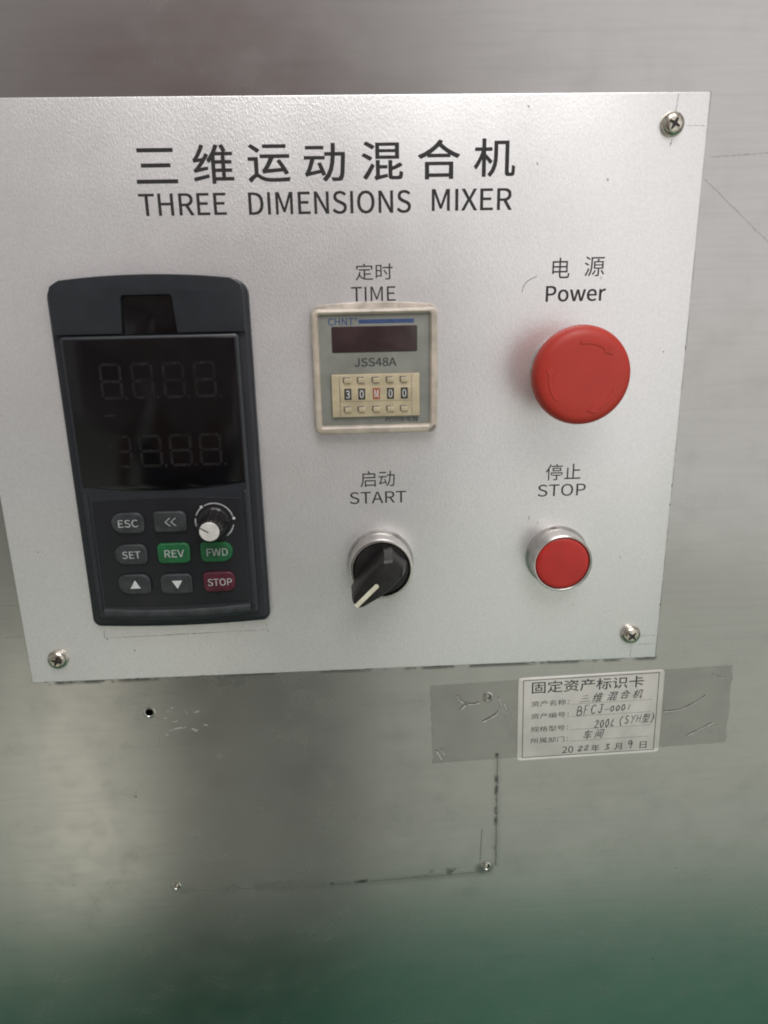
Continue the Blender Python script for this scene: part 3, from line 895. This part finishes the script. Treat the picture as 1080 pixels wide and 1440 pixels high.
M['skin'] = plain('skin', (0.52, 0.30, 0.24), 0.5, wear=0.08, scale=40)
M['shirt'] = plain('pink_shirt', (0.72, 0.55, 0.56), 0.8, wear=0.15, scale=40)
M['trousers'] = plain('dark_trousers', (0.022, 0.022, 0.022), 0.85, wear=0.15, scale=40)
M['hair_black'] = plain('black_hair', (0.012, 0.01, 0.01), 0.5)
person = bpy.data.objects.new('person', None)
COL.objects.link(person)
person.location = (-0.17, -0.80, 0)
person['label'] = 'person in pinkish shirt and dark trousers, a dim reflection in the steel'
person['category'] = 'person'

V_, E_ = [], []
def joint(p, r, to=None):
    V_.append((*p, r))
    if to is not None:
        E_.append((to, len(V_) - 1))
    return len(V_) - 1
pel = joint((0, 0, 0.90), (0.13, 0.10))
ch = joint((0, 0.0, 1.12), (0.125, 0.10), pel)
st_ = joint((0, 0.01, 1.28), (0.14, 0.10), ch)
nb_ = joint((0, 0.01, 1.40), (0.075, 0.07), st_)
nk = joint((0, 0.03, 1.45), (0.055, 0.055), nb_)
jw = joint((0, 0.065, 1.515), (0.065, 0.075), nk)
hd_ = joint((0, 0.055, 1.585), (0.076, 0.092), jw)
joint((0, 0.05, 1.645), (0.055, 0.07), hd_)
for sx in (-1, 1):
    sh = joint((sx * 0.17, 0.0, 1.345), 0.058, st_)
    el = joint((sx * 0.225, -0.01, 1.08), 0.043, sh)
    wr = joint((sx * 0.235, 0.05, 0.845), 0.028, el)
    pm = joint((sx * 0.232, 0.065, 0.775), (0.020, 0.036), wr)
    joint((sx * 0.215, 0.105, 0.755), 0.010, joint((sx * 0.222, 0.095, 0.79), 0.011, pm))
    for k, ln in ((-1.5, 0.068), (-0.5, 0.08), (0.5, 0.084), (1.5, 0.074)):
        a_ = joint((sx * 0.232, 0.065 + k * 0.019, 0.735), 0.0095, pm)
        b_ = joint((sx * 0.226, 0.072 + k * 0.019, 0.735 - ln * 0.5), 0.0085, a_)
        joint((sx * 0.214, 0.078 + k * 0.018, 0.735 - ln), 0.007, b_)
    hp = joint((sx * 0.085, 0, 0.84), 0.085, pel)
    kn_ = joint((sx * 0.095, 0.015, 0.47), 0.058, hp)
    an = joint((sx * 0.10, -0.02, 0.09), 0.04, kn_)
    joint((sx * 0.115, 0.13, 0.035), (0.04, 0.028), joint((sx * 0.105, 0.03, 0.045), (0.042, 0.04), an))
skinned('body', V_, E_, M['skin'], person)
V_, E_ = [], []
a_ = joint((0, 0, 0.86), (0.165, 0.125)); b_ = joint((0, 0, 1.08), (0.155, 0.125), a_); c_ = joint((0, 0.005, 1.27), (0.165, 0.125), b_); joint((0, 0.0, 1.385), (0.09, 0.085), c_)
for sx in (-1, 1):
    d_ = joint((sx * 0.18, 0, 1.335), 0.078, c_)
    e_ = joint((sx * 0.227, -0.01, 1.08), 0.06, d_)
    joint((sx * 0.235, 0.045, 0.87), 0.045, e_)
skinned('shirt', V_, E_, M['shirt'], person)
V_, E_ = [], []
a_ = joint((0, 0, 0.92), (0.15, 0.12))
for sx in (-1, 1):
    b_ = joint((sx * 0.088, 0, 0.82), 0.10, a_)
    c_ = joint((sx * 0.097, 0.015, 0.47), 0.082, b_)
    joint((sx * 0.10, -0.01, 0.08), 0.07, c_)
skinned('trousers', V_, E_, M['trousers'], person)
for sx in (-1, 1):
    V_, E_ = [], []
    a_ = joint((sx * 0.10, -0.05, 0.045), (0.046, 0.045)); b_ = joint((sx * 0.108, 0.05, 0.045), (0.05, 0.043), a_); joint((sx * 0.118, 0.16, 0.035), (0.045, 0.033), b_)
    skinned('shoe', V_, E_, M['hair_black'], person)
V_, E_ = [], []
a_ = joint((0, 0.02, 1.62), (0.085, 0.095)); joint((0, -0.005, 1.55), (0.075, 0.075), a_); joint((0, 0.06, 1.675), (0.06, 0.06), a_)
skinned('hair', V_, E_, M['hair_black'], person)
